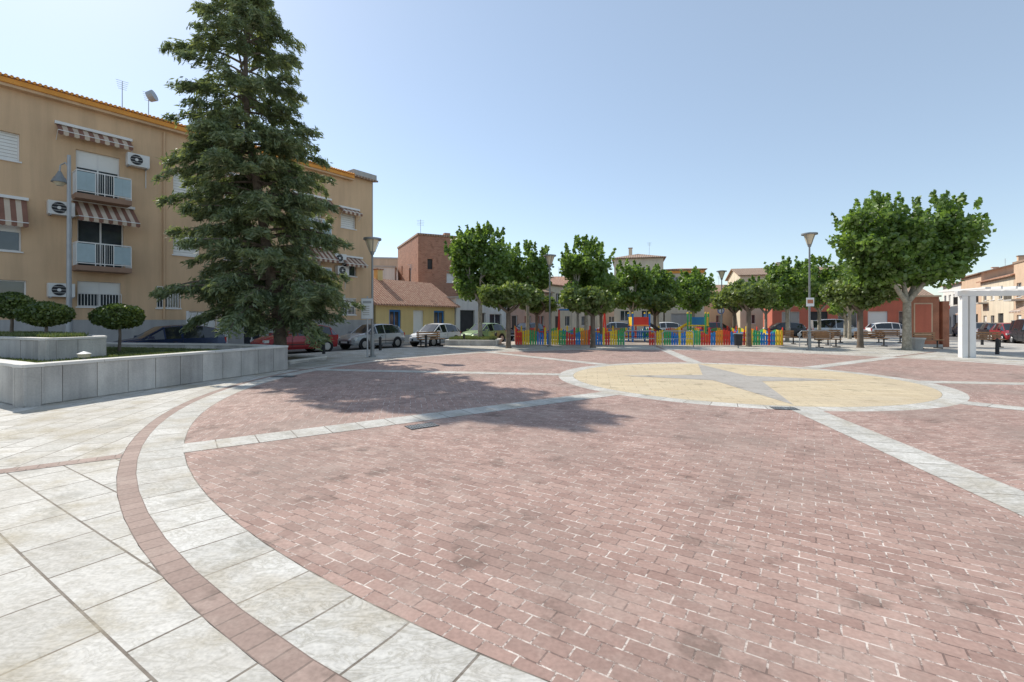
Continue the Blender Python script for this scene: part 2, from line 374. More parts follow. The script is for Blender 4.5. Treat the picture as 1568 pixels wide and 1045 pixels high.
def building(name, ox, oy, th, W, D, H, wm, ops=(), roof='gable', rh=1.5, rm=None, plinth=None, sideops=(), oh=.35, base=-.15):
    e = empty(name, (ox, oy, base), math.radians(th))
    ops = list(ops); rm = rm or m_tile
    w = MB(); wall(w, 0, W, 0, H, ops, wm)
    w.poly([(0, D, 0), (0, D, H), (W, D, H), (W, D, 0)], wm)
    w.T = Matrix.Translation((W, 0, 0)) @ Matrix.Rotation(math.pi/2, 4, 'Z'); wall(w, 0, D, 0, H, list(sideops), wm)
    w.T = Matrix.Translation((0, D, 0)) @ Matrix.Rotation(-math.pi/2, 4, 'Z'); wall(w, 0, D, 0, H, list(sideops), wm)
    w.T = Matrix.Identity(4)
    r = MB()
    if roof == 'gable':
        for x in (0, W): w.poly([(x, 0, H), (x, D, H), (x, D/2, H+rh)], wm)
        sl = rh/(D/2); t = .12
        for s0, s1 in ((-oh, D/2), (D+oh, D/2)):
            z0 = H-oh*sl; z1 = H+rh
            P = [(-oh, s0, z0), (W+oh, s0, z0), (W+oh, s1, z1), (-oh, s1, z1)]
            up = [(x, y, z+t) for x, y, z in P]
            r.poly(up, rm); r.poly(P[::-1], rm)
            for i in range(4): r.poly([P[i], P[(i+1) % 4], up[(i+1) % 4], up[i]], rm)
    elif roof == 'hip':
        t = .1; z0 = H+.02; a = min(D, W)/2
        c = [(-oh, -oh, z0), (W+oh, -oh, z0), (W+oh, D+oh, z0), (-oh, D+oh, z0)]
        q = [(a, D/2, H+rh), (max(a+.05, W-a), D/2, H+rh)]
        c2 = [(x, y, z+t) for x, y, z in c]
        r.poly(c, rm)
        for i in range(4): r.poly([c[i], c[(i+1) % 4], c2[(i+1) % 4], c2[i]], rm)
        r.poly([c2[0], c2[1], q[1], q[0]], rm); r.poly([c2[2], c2[3], q[0], q[1]], rm)
        r.poly([c2[1], c2[2], q[1]], rm); r.poly([c2[3], c2[0], q[0]], rm)
    else:
        r.box(-.08, W+.08, -.08, .2, H, H+.18, rm); r.box(-.08, W+.08, D-.2, D+.08, H, H+.18, rm)
        r.box(-.08, .2, .2, D-.2, H, H+.18, rm); r.box(W-.2, W+.08, .2, D-.2, H, H+.18, rm)
        r.poly([(0, 0, H-.02), (W, 0, H-.02), (W, D, H-.02), (0, D, H-.02)], m_greyw)
    if roof != 'flat' and W > 5:
        cx = W*.3; r.box(cx, cx+.5, D*.5-.25, D*.5+.25, H+rh*.6, H+rh+.8, wm); r.box(cx-.06, cx+.56, D*.5-.31, D*.5+.31, H+rh+.803, H+rh+.9, rm)
        r.cyl((W*.75, D*.5, H+rh*.5), (W*.75, D*.5, H+rh+1.6), .02, .02, m_galv, 5)
        for k in range(4): r.cyl((W*.75-.35+.04*k, D*.5, H+rh+1.55-.14*k), (W*.75+.35-.04*k, D*.5, H+rh+1.55-.14*k), .012, .012, m_galv, 4)
    w.obj('walls', e); r.obj('roof', e)
    if ops or sideops:
        g = MB()
        for o in ops: window(g, o)
        for T in (Matrix.Translation((W, 0, 0)) @ Matrix.Rotation(math.pi/2, 4, 'Z'), Matrix.Translation((0, D, 0)) @ Matrix.Rotation(-math.pi/2, 4, 'Z')):
            g.T = T
            for o in sideops: window(g, o)
        g.obj('windows', e)
    if plinth:
        ph, pm = plinth; p = MB()
        cuts = sorted((o[0], o[1]) for o in ops if o[2] < ph-.01)
        x = 0
        for a, b in cuts+[(W, W)]:
            if a > x+.02: p.box(x, a, -.04, -.003, 0, ph, pm)
            x = max(x, b)
        p.box(W+.003, W+.04, -.04, D, 0, ph, pm); p.box(-.04, -.003, -.04, D, 0, ph, pm)
        p.obj('plinth', e)
    return e

O = 8.0
ops = [
 (O-1.2, O+.55, 8.35, 9.5, 'shutter'), (O-1.2, O+.6, 4.6, 6.2, 'half'), (O-1.2, O+.75, 2.45, 3.4, 'glass'),
 (O+2.3, O+3.85, 7.4, 9.4, 'open'), (O+2.35, O+4.0, 4.15, 6.3, 'glass'), (O+2.35, O+3.9, 2.35, 3.5, 'half'),
 (O+5.3, O+6.3, 2.35, 3.4, 'glass'), (O+6.0, O+7.2, 8.2, 9.4, 'shutter'), (O+6.0, O+7.2, 5.1, 6.3, 'shutter'),
 (O+8.4, O+9.8, 8.2, 9.4, 'shutter'), (O+8.4, O+9.8, 5.1, 6.3, 'glass'), (O+9.0, O+10.2, 2.3, 3.4, 'half'),
 (O+12.6, O+14.2, 7.2, 9.1, 'open'), (O+12.6, O+14.2, 4.1, 6.0, 'open'), (O+12.7, O+14.0, 2.2, 3.3, 'glass'),
 (O+15.6, O+16.75, 8.0, 8.95, 'shutter'), (O+15.7, O+16.8, 4.75, 5.7, 'glass'), (O+15.6, O+16.75, 2.1, 3.2, 'half'),
 (O+6.6, O+8.0, 0.02, 2.2, 'wdoor'), (O+9.4, O+10.4, 0.3, 1.5, 'glass'), (-6+O, -4.5+O, 8.2, 9.4, 'shutter'), (-6+O, -4.5+O, 5, 6.3, 'shutter'), (-6+O, -4.5+O, 2.3, 3.4, 'shutter'),
]
fo = SP(-8, 0)
apt = building('apartment_block', fo[0], fo[1], 53.05, 26.1, 12, 11.65, m_fac, ops, 'gable', 1.0, m_tile2, (1.75, m_facgrey), oh=.3)
q = MB()
q.box(-.4, 24.4, -.38, -.003, 11.40, 11.60, m_orange); q.box(-.4, 24.4, -.30, -.003, 11.28, 11.40, m_fac)
n = 150
for i in range(n):
    x = -.4+24.8*(i+.5)/n; q.cyl((x, -.46, 11.66), (x, -.1, 11.72), .06, .06, m_orange, 6)
q.box(24.45, 26.35, -.2, 3.0, 11.7, 12.1, m_greyw); q.box(26.103, 26.16, -.02, .25, 0, 11.6, m_greyw)
for x in (O+5.6, O+11.5): q.cyl((x, -.06, 1.8), (x, -.06, 11.2), .045, .045, m_fac, 8)
q.obj('cornice', apt)
def awning(mb, x0, x1, zt, zb, pr):
    n = int(round((x1-x0)/.17)); w = (x1-x0)/n
    for i in range(n):
        m = (m_awb, m_awc)[i % 2]; a = x0+i*w; b = a+w
        mb.poly([(a, -.03, zt), (b, -.03, zt), (b, -pr, zb), (a, -pr, zb)], m)
        mb.poly([(a, -pr, zb), (b, -pr, zb), (b, -pr, zb-.16), ((a+b)/2, -pr, zb-.2), (a, -pr, zb-.16)], m)
    mb.cyl((x0, -pr, zb), (x1, -pr, zb), .02, .02, m_frame, 6)
    mb.cyl((x0, -.05, zt-.7), (x0, -pr, zb), .012, .012, m_frame, 5); mb.cyl((x1, -.05, zt-.7), (x1, -pr, zb), .012, .012, m_frame, 5)
    mb.box(x0-.05, x1+.05, -.14, -.004, zt, zt+.12, m_frame)
aw = MB()
awning(aw, O+1.65, O+4.25, 10.3, 9.95, .45)
awning(aw, O+2.2, O+4.35, 7.05, 6.25, 1.1)
awning(aw, O-1.4, O+.75, 6.75, 5.75, .55)
awning(aw, O+12.3, O+14.8, 9.6, 8.9, 1.0); awning(aw, O+15.45, O+16.95, 9.3, 9.05, .5)
awning(aw, O+12.3, O+14.8, 6.4, 5.6, 1.0); awning(aw, O+15.5, O+17.2, 6.0, 5.5, .8)
awning(aw, O+8.2, O+10, 9.8, 9.2, .9)
aw.obj('awnings', apt)
def balcony(mb, x0, x1, z, pr=.85):
    mb.box(x0, x1, -pr, -.003, z-.22, z, m_brownslab)
    mb.box(x0+.02, x1-.02, -pr+.02, -pr+.06, z+.98, z+1.03, m_frame)
    mb.box(x0+.02, x1-.02, -pr+.02, -pr+.06, z+.08, z+.12, m_frame)
    for y in (x0+.02, x1-.06):
        mb.box(y, y+.04, -pr+.07, -.005, z+.98, z+1.03, m_frame)
        for k in range(6): mb.box(y+.01, y+.03, -pr+.12+k*.13, -pr+.14+k*.13, z, z+.98, m_frame)
    n = 6; w = (x1-x0-.04)/n
    for i in range(0, n+1):
        if i in (1, 5): continue
        xx = x0+.02+i*w; mb.box(xx-.015, xx+.015, -pr+.015, -pr+.055, z, z+.98, m_frame)
    for i in range(n):
        if i in (2, 3):
            for k in range(1, 4): mb.box(x0+.02+i*w+k*w/4-.006, x0+.02+i*w+k*w/4+.006, -pr+.03, -pr+.05, z+.12, z+.98, m_frame)
        else: mb.box(x0+.02+i*w, x0+.02+(i+1)*w-.002, -pr+.025, -pr+.045, z+.14, z+.95, m_panel)
ba = MB()
balcony(ba, O+2.15, O+4.1, 7.3); balcony(ba, O+2.15, O+4.1, 4.15)
balcony(ba, O+12.5, O+14.4, 7.1); balcony(ba, O+12.5, O+14.4, 4.05)
for a, b, c, d in ((O+2.35, O+3.9, 2.3, 2.95), (O+15.6, O+16.75, 2.1, 3.2), (O+5.3, O+6.3, 2.3, 3.4)):
    k = a
    while k < b: ba.box(k, k+.02, -.05, -.03, c, d, m_frame); k += .11
    ba.box(a, b, -.055, -.03, d, d+.03, m_frame); ba.box(a, b, -.055, -.03, c-.0, c+.03, m_frame)
ba.obj('balconies', apt)
ac = MB()
for x, z in ((O+4.05, 9.1), (O+1.35, 6.3), (O+1.35, 2.75), (O+14.9, 5.55), (O+15.1, 4.75), (O+14.8, 2.85), (O+7.6, 6)):
    ac.box(x, x+.85, -.42, -.08, z, z+.58, m_acw); ac.cyl((x+.34, -.42, z+.29), (x+.34, -.435, z+.29), .24, .24, m_dark, 18)
    ac.cyl((x+.34, -.435, z+.29), (x+.34, -.445, z+.29), .07, .07, m_acw, 10)
    for k in range(3): ac.box(x+.12, x+.56, -.442, -.438, z+.16+k*.13, z+.172+k*.13, m_acw)
    ac.box(x+.05, x+.1, -.42, -.003, z-.05, z-.002, m_galv); ac.box(x+.75, x+.8, -.42, -.003, z-.05, z-.002, m_galv)
    ac.cyl((x+.8, -.03, z), (x+.8, -.03, z-.9), .02, .02, m_acw, 6)
ac.obj('air_conditioners', apt)
an = MB()
for x, y, h in ((O+4.3, 1.5, 1.9), (O+5.3, 1.2, 1.6), (O+1, 4, 1.4)):
    an.cyl((x, y, 11.8), (x, y, 11.8+h), .02, .015, m_galv, 6)
    for k in range(5): an.cyl((x-.25+.02*k, y, 11.8+h-.1*k), (x+.25-.02*k, y, 11.8+h-.1*k), .008, .008, m_galv, 5)
an.cyl((O+5.3, 1.2, 13.2), (O+5.5, 1.0, 13.3), .25, .28, m_galv, 14)
an.obj('antennas', apt)
g = MB()
g.box(O+6.3, O+6.4, -.9, -.8, 0, 2.2, m_frame); g.box(O+8.1, O+8.2, -.9, -.8, 0, 2.2, m_frame)
for k in range(16): g.box(O+6.42+k*.105, O+6.45+k*.105, -.87, -.84, .1, 2.05, m_frame)
for z in (.1, 1.0, 2.05): g.box(O+6.4, O+8.1, -.88, -.83, z, z+.05, m_frame)
g.obj('entrance_gate', apt)

p = SP(18.35, .1)
building('tile_roof_house', p[0], p[1], 53.05, 8.1, 6.5, 3.0, m_yellow,
   [(1.2, 2.3, .9, 2.5, 'blue'), (3.5, 4.6, .02, 2.5, 'wdoor'), (5.7, 6.9, .9, 2.5, 'blue')], 'gable', 1.95, m_tile, (.6, m_greyw))
p = SP(26.6, .15)
building('white_garage_house', p[0], p[1], 53.05, 7.0, 8, 3.6, m_whitew,
   [(.5, 2.4, .02, 2.6, 'dark'), (3.0, 3.9, .02, 2.4, 'door'), (4.5, 6.3, .9, 2.3, 'glass')], 'flat', 0, m_kerb, (.5, m_greyw))
p = SP(33.8, .1)
building('town_house', p[0], p[1], 53.05, 8.0, 9, 4.8, m_pink,
   [(.8, 1.8, .02, 2.2, 'door'), (3, 4.2, 1, 2.2, 'glass'), (5.5, 6.7, 1, 2.2, 'glass'), (1, 2, 3.1, 4.2, 'shutter'), (5.5, 6.7, 3.1, 4.2, 'shutter')], 'gable', 1.5, m_tile2, (.7, m_greyw))
p = SP(42, .1)
building('town_house', p[0], p[1], 53.05, 12, 9, 5.6, m_cream,
   [(.8, 1.8, .02, 2.2, 'door'), (3, 4.2, 1, 2.2, 'glass'), (7, 8.2, 1, 2.2, 'glass'), (1, 2, 3.5, 4.8, 'glass'), (4, 5, 3.5, 4.8, 'shutter'), (8, 9, 3.5, 4.8, 'shutter')], 'hip', 1.6, m_tile)
bh = building('brick_house', -8.9, 44.6, 25, 4.6, 9.5, 9.8, m_brickwall, [(.9, 1.4, 6.6, 7.6, 'dark'), (2.8, 3.6, 5.4, 6.6, 'shutter')], 'flat', 0, m_tile2, sideops=[(5.6, 6.5, 5.6, 7.0, 'dark'), (2.0, 2.5, 6.6, 7.6, 'dark')])
q = MB()
q.box(3.2, 3.8, 2.0, 2.6, 9.8, 10.6, m_brickwall)
for z in (3.2, 6.3): q.box(-.02, 4.62, -.02, -.003, z, z+.22, m_brickwall)
q.cyl((.6, 1.5, 9.9), (.6, 1.5, 11.6), .02, .02, m_galv, 5)
for k in range(4): q.cyl((.25, 1.5, 11.5-.15*k), (.95, 1.5, 11.5-.15*k), .012, .012, m_galv, 4)
q.obj('chimney', bh)
building('white_rear_house', -17.6, 50, 10, 5.0, 8, 7.4, m_whitew, [(1, 2, 5, 6.2, 'glass'), (3.2, 4, 5, 6.2, 'glass')], 'flat', 0, m_kerb)
building('rear_house', -21, 58, 10, 10, 8, 9.4, m_tan2, [(5, 6, 7, 8.2, 'glass'), (7.2, 8, 7, 8.2, 'glass')], 'flat', 0, m_kerb)
building('cream_gable_house', 13.9, 64, -14, 6.4, 10, 10.0, m_cream, [(.8, 2, 7.2, 8.6, 'shutter'), (3.6, 4.8, 7.2, 8.6, 'glass'), (.8, 2, 4.4, 5.7, 'glass'), (3.6, 4.8, 4.4, 5.7, 'glass'), (.8, 2, 1.6, 3, 'glass'), (3.6, 4.8, 1.6, 3, 'glass')], 'hip', 1.3, m_tile2, sideops=[(2, 3.2, 7.2, 8.6, 'glass'), (6, 7.2, 7.2, 8.6, 'glass')])
oe = building('orange_trim_house', 20.3, 62.5, -14, 4.9, 9, 8.3, m_cream, [(.8, 1.8, 6, 7.4, 'glass'), (2.8, 3.8, 6, 7.4, 'glass'), (.8, 3.8, 1, 2.6, 'garage')], 'hip', .7, m_tile)
q = MB(); q.box(-.1, 5.0, -.9, -.003, 5.5, 5.7, m_orange); q.box(-.1, 5.0, -.12, -.003, 7.9, 8.2, m_orange)
for k in range(24): q.box(-.05+k*.21, -.02+k*.21, -.88, -.85, 5.7, 6.6, m_dark)
q.box(-.1, 5.0, -.9, -.84, 6.6, 6.66, m_dark); q.obj('trim', oe)
building('town_house', 2, 70, 0, 11, 9, 7, m_whitew, [(1+k*2.4, 2+k*2.4, z, z+1.3, 'glass') for k in range(4) for z in (1.2, 4.4)], 'gable', 1.5, m_tile)
building('town_house', 26, 74, -8, 10, 9, 6, m_tan2, [(1+k*2.4, 2+k*2.4, z, z+1.3, 'glass') for k in range(3) for z in (1.2, 4)], 'gable', 1.4, m_tile2)
building('town_house', 36.5, 72, -15, 8, 9, 5.4, m_whitew, [(1+k*2.4, 2+k*2.4, z, z+1.3, 'shutter') for k in range(3) for z in (1.2, 3.6)], 'gable', 1.4, m_tile)
building('red_front_building', 31, 56, -22, 15, 9, 4.2, m_redw, [(1+k*2.8, 2.8+k*2.8, (.02, .9)[k % 2], 2.7, ('garage', 'dark', 'glass', 'wdoor', 'glass')[k % 5]) for k in range(5)], 'gable', 1.4, m_tile2, (.7, m_whitew))
building('long_cream_building', 33, 68, -14, 20, 9, 8.2, m_cream, [(1+k*2.2, 2+k*2.2, z, z+1.3, 'glass') for k in range(8) for z in (1.2, 4, 6.2)], 'gable', 1.3, m_tile2)
def frow(name, x, y, W, H, wm, rm, D=9, floors=2, roof='gable', rh=1.3):
    n = int(W/2.4)
    o = []
    for k in range(n):
        for f in range(floors):
            z = .9+f*2.9
            if f == 0 and k % 3 == 1: o.append((.7+k*2.4, 1.8+k*2.4, .02, 2.2, 'door'))
            elif f == 0 and k % 3 == 2: o.append((.5+k*2.4, 2.0+k*2.4, .02, 2.4, 'dark'))
            else: o.append((.7+k*2.4, 1.8+k*2.4, z, z+1.3, ('half', 'glass', 'shutter')[(k+f) % 3]))
    e = building(name, x, y, -122, W, D, H, wm, o, roof, rh, rm, (.8, m_greyw))
    b = MB(); b.box(.4, 2.4, -.8, -.003, 3.45, 3.6, m_kerb)
    for k in range(18): b.box(.42+k*.115, .44+k*.115, -.79, -.77, 3.6, 4.5, m_dark)
    b.box(.4, 2.4, -.8, -.76, 4.5, 4.54, m_dark); b.obj('balcony', e)
    if wm in (m_tan2, m_pink):
        a = MB(); awning(a, 3.0, 5.6, 3.0, 2.5, 1.1); a.obj('awning', e)
dx, dy = math.cos(math.radians(-122)), math.sin(math.radians(-122))
fx, fy = 60.5, 66
for nm, W, H, wm, rm, fl, rf in (('town_house', 9, 6.4, m_whitew, m_tile, 2, 'gable'), ('town_house', 8, 6.9, m_tan2, m_tile2, 2, 'gable'), ('town_house', 9.5, 5.9, m_cream, m_tile, 2, 'gable'),
       ('town_house', 8.5, 6.9, m_tan2, m_tile2, 2, 'flat'), ('town_house', 9, 6.2, m_pink, m_tile, 2, 'gable')):
    frow(nm, fx, fy, W-.05, H, wm, rm, floors=fl, roof=rf); fx += dx*W; fy += dy*W
building('grey_roof_house', 62, 54, -110, 10, 9, 10.5, m_greyw, [(1+k*2.6, 2.2+k*2.6, 7.4, 8.6, 'glass') for k in range(3)], 'hip', 1.4, m_tile2)
for i, (x, y, w, h, wm) in enumerate(((-6, 84, 12, 6.5, m_whitew), (44, 90, 14, 6, m_cream), (60, 84, 12, 6.4, m_tan2), (74, 70, 12, 6.5, m_cream), (10, 92, 14, 7, m_tan2))):
    building('town_house', x, y, -5, w, 9, h, wm, [(1+k*2.6, 2.1+k*2.6, z, z+1.3, 'glass') for k in range(4) for z in (1.1, 4)], 'gable', 1.5, m_tile2)

# ------------------------------------------------------------------ foliage
def kites(name, C, A, B, mat, parent, loc=(0, 0, 0)):
    """C centres, A half-length vectors, B half-width vectors"""
    n = len(C)
    V = np.empty((n, 4, 3)); V[:, 0] = C-A; V[:, 1] = C+B-A*.1; V[:, 2] = C+A; V[:, 3] = C-B-A*.1
    me = bpy.data.meshes.new(name)
    me.vertices.add(n*4); me.vertices.foreach_set('co', V.reshape(-1).astype(np.float32))
    me.loops.add(n*4); me.loops.foreach_set('vertex_index', np.arange(n*4, dtype=np.int32))
    me.polygons.add(n); me.polygons.foreach_set('loop_start', np.arange(0, n*4, 4, dtype=np.int32))
    try: me.polygons.foreach_set('loop_total', np.full(n, 4, dtype=np.int32))
    except Exception: pass
    me.materials.append(mat); me.update(calc_edges=True); me.validate()
    o = bpy.data.objects.new(name, me); o.location = loc
    return link(o, parent)
def unit(n, rng):
    v = rng.normal(size=(n, 3)); return v/np.linalg.norm(v, axis=1, keepdims=True)
def frames(n, rng, L, W, up=0.0):
    a = unit(n, rng); nn = unit(n, rng); nn[:, 2] += up
    b = np.cross(a, nn); b /= np.linalg.norm(b, axis=1, keepdims=True)+1e-6
    l = L*rng.uniform(.6, 1.25, (n, 1))/2; w = W*rng.uniform(.6, 1.25, (n, 1))/2
    return a*l, b*w

m_plane = leafmat('plane_leaves', (.08, .135, .03), (.14, .225, .05), (.23, .34, .09), .42)
m_mul = leafmat('mulberry_leaves', (.075, .115, .03), (.14, .20, .055), (.23, .275, .095), .38)
m_con = leafmat('conifer_needles', (.10, .135, .07), (.17, .215, .11), (.29, .32, .15), .32)
m_top = leafmat('topiary_leaves', (.04, .07, .018), (.095, .14, .035), (.20, .24, .06), .28)

def leafy_tree(name, x, y, ells, trunk_h, tr, mat, nclump, per, cr, leaf=.24, seed=0, bark=m_barkl, shoots=0, lean=(0, 0), flat=.8, z0=0):
    rng = np.random.default_rng(seed+100)
    e = empty(name, (x, y, z0))
    C = []; cl = []
    vol = np.array([a[3]*a[4]*a[5] for a in ells]); vol = vol/vol.sum()
    for i in range(nclump):
        k = rng.choice(len(ells), p=vol); cx, cy, cz, rx, ry, rz = ells[k]
        d = unit(1, rng)[0]; f = rng.uniform(.25, 1.0)**.55
        p = np.array([cx, cy, cz])+d*np.array([rx-cr*.6, ry-cr*.6, rz-cr*.6])*f
        c = cr*rng.uniform(.65, 1.25); cl.append((p, c))
        m = int(per*(c/cr)**2)
        q = unit(m, rng)*(rng.uniform(0, 1, (m, 1))**.45)*c; q[:, 2] *= flat
        C.append(p+q)
    for i in range(shoots):
        k = rng.choice(len(ells), p=vol); cx, cy, cz, rx, ry, rz = ells[k]
        t = rng.uniform(0, 6.28); r = rng.uniform(0, .95)
        p = np.array([cx+rx*r*math.cos(t), cy+ry*r*math.sin(t), cz+rz*math.sqrt(1-r*r)*.8]); L = rng.uniform(.4, .95)
        m = 26; s = rng.uniform(0, 1, (m, 1))
        dd = np.array([.35*math.cos(t)*r, .35*math.sin(t)*r, 1.0])
        C.append(p+dd*s*L+unit(m, rng)*(.2*(1.1-s)))
    C = np.concatenate(C)
    A, B = frames(len(C), rng, leaf, leaf*.85, .6)
    kites('crown', C, A, B, mat, e)
    b = MB()
    top = Vector((lean[0], lean[1], trunk_h))
    b.tube([(0, 0, -.05), (0, 0, .12), (lean[0]*.4, lean[1]*.4, trunk_h*.5), top], [tr*1.5, tr*1.1, tr*.95, tr*.9], bark, 12)
    forks = []
    for k in range(5):
        a = 2*math.pi*k/5+rng.uniform(-.4, .4); cx, cy, cz, rx, ry, rz = ells[k % len(ells)]
        f = Vector((cx*.7+rx*.42*math.cos(a), cy*.7+ry*.42*math.sin(a), max(trunk_h+.4, cz-rz*.35)))
        mid = top.lerp(f, .5)+Vector((0, 0, -.08)); b.tube([top, mid, f], [tr*.7, tr*.5, tr*.36], bark, 8); forks.append(f)
    for p, c in cl[::2]:
        pv = Vector(p); f = min(forks, key=lambda q: (q-pv).length)
        b.tube([f, f.lerp(pv, .5)+Vector(rng.normal(size=3)*.08), pv], [tr*.28, tr*.18, tr*.07], bark, 5)
    b.obj('trunk', e, smooth=50)
    return e

def E(cx, cy, cz, rx, ry, rz): return (cx, cy, cz, rx, ry, rz)
leafy_tree('plane_tree', -2.1, 31, [E(0, 0, 5.1, 2.5, 2.5, 2.55)], 2.6, .15, m_plane, 60, 200, .72, .26, 1, shoots=44)
leafy_tree('plane_tree', 1.1, 33, [E(0, 0, 4.8, 1.9, 1.8, 1.9)], 2.6, .13, m_plane, 38, 190, .62, .26, 2, shoots=26)
leafy_tree('plane_tree', 4.9, 31, [E(0, 0, 4.6, 2.0, 2.0, 2.2)], 2.5, .14, m_plane, 44, 200, .66, .26, 3, shoots=34)
leafy_tree('plane_tree', 9.7, 38, [E(0, 0, 4.2, 2.1, 1.9, 1.9)], 2.3, .13, m_plane, 36, 160, .65, .28, 4, shoots=22)
leafy_tree('plane_tree', 12.7, 41, [E(0, 0, 4.1, 2.1, 1.9, 1.8)], 2.3, .13, m_plane, 34, 150, .65, .28, 5, shoots=18)
leafy_tree('plane_tree', 16.2, 42, [E(0, 0, 4.0, 1.9, 1.8, 1.8)], 2.2, .13, m_plane, 32, 150, .65, .28, 6, shoots=16)
leafy_tree('plane_tree', 19.9, 34, [E(0, 0, 3.9, 2.0, 1.9, 1.7)], 2.2, .13, m_plane, 36, 160, .65, .27, 7, shoots=18)
leafy_tree('plane_tree', 23.2, 35.5, [E(0, 0, 4.2, 2.3, 2.0, 2.0)], 2.2, .13, m_plane, 38, 160, .7, .27, 8, shoots=20)
leafy_tree('plane_tree', 21.0, 25, [E(-1.6, 0, 5.7, 2.35, 2.3, 2.4), E(1.95, .2, 5.85, 1.75, 1.9, 2.35), E(.1, 0, 4.7, 2.4, 1.9, 1.6)], 2.5, .2, m_plane, 135, 210, .7, .25, 9, shoots=85)
leafy_tree('plane_tree', 28.0, 39, [E(0, 0, 4.0, 2.2, 2.0, 1.7)], 2.2, .13, m_plane, 30, 150, .7, .28, 21, shoots=8)
leafy_tree('mulberry_tree', -.2, 26.5, [E(0, 0, 3.0, 2.1, 2.0, .75)], 2.0, .14, m_mul, 52, 150, .5, .23, 10, m_bark)
leafy_tree('mulberry_tree', 4.65, 27, [E(-.1, 0, 2.75, 1.9, 1.8, .8)], 1.8, .14, m_mul, 48, 150, .5, .23, 11, m_bark)
leafy_tree('mulberry_tree', 14.1, 28, [E(0, 0, 3.15, 2.0, 1.9, .85)], 2.1, .14, m_mul, 50, 150, .5, .23, 12, m_bark)
leafy_tree('mulberry_tree', 20.0, 27, [E(-.3, 0, 3.2, 2.1, 2.0, 1.0)], 2.1, .15, m_mul, 52, 150, .55, .23, 13, m_bark)
leafy_tree('mulberry_tree', 17.5, 37, [E(0, 0, 3.3, 2.2, 2.0, 1.0)], 2.1, .15, m_mul, 38, 120, .6, .27, 14, m_bark)
leafy_tree('mulberry_tree', 1.9, 36, [E(0, 0, 3.0, 1.9, 1.9, .9)], 1.9, .13, m_mul, 36, 120, .5, .27, 15, m_bark)
leafy_tree('mulberry_tree', 7.0, 37, [E(0, 0, 3.1, 1.7, 1.7, .9)], 1.9, .13, m_mul, 32, 120, .5, .27, 25, m_bark)
leafy_tree('mulberry_tree', 11.4, 37.5, [E(0, 0, 3.0, 1.7, 1.7, .9)], 1.9, .13, m_mul, 32, 120, .5, .27, 26, m_bark)
leafy_tree('street_tree', 20, 52, [E(0, 0, 4.4, 2.4, 2.2, 1.8)], 2.2, .15, m_plane, 28, 100, .8, .34, 16, shoots=6)
leafy_tree('street_tree', 27, 50, [E(0, 0, 4.2, 2.6, 2.2, 1.8)], 2.2, .15, m_plane, 28, 100, .8, .34, 17, shoots=6)
leafy_tree('street_tree', 7, 50, [E(0, 0, 4.0, 2.4, 2.2, 1.6)], 2.2, .15, m_plane, 26, 100, .8, .34, 18, shoots=6)
leafy_tree('street_tree', 30.5, 43, [E(0, 0, 3.4, 2.2, 2.2, 1.8)], 1.6, .15, m_plane, 28, 110, .8, .32, 28, shoots=6)

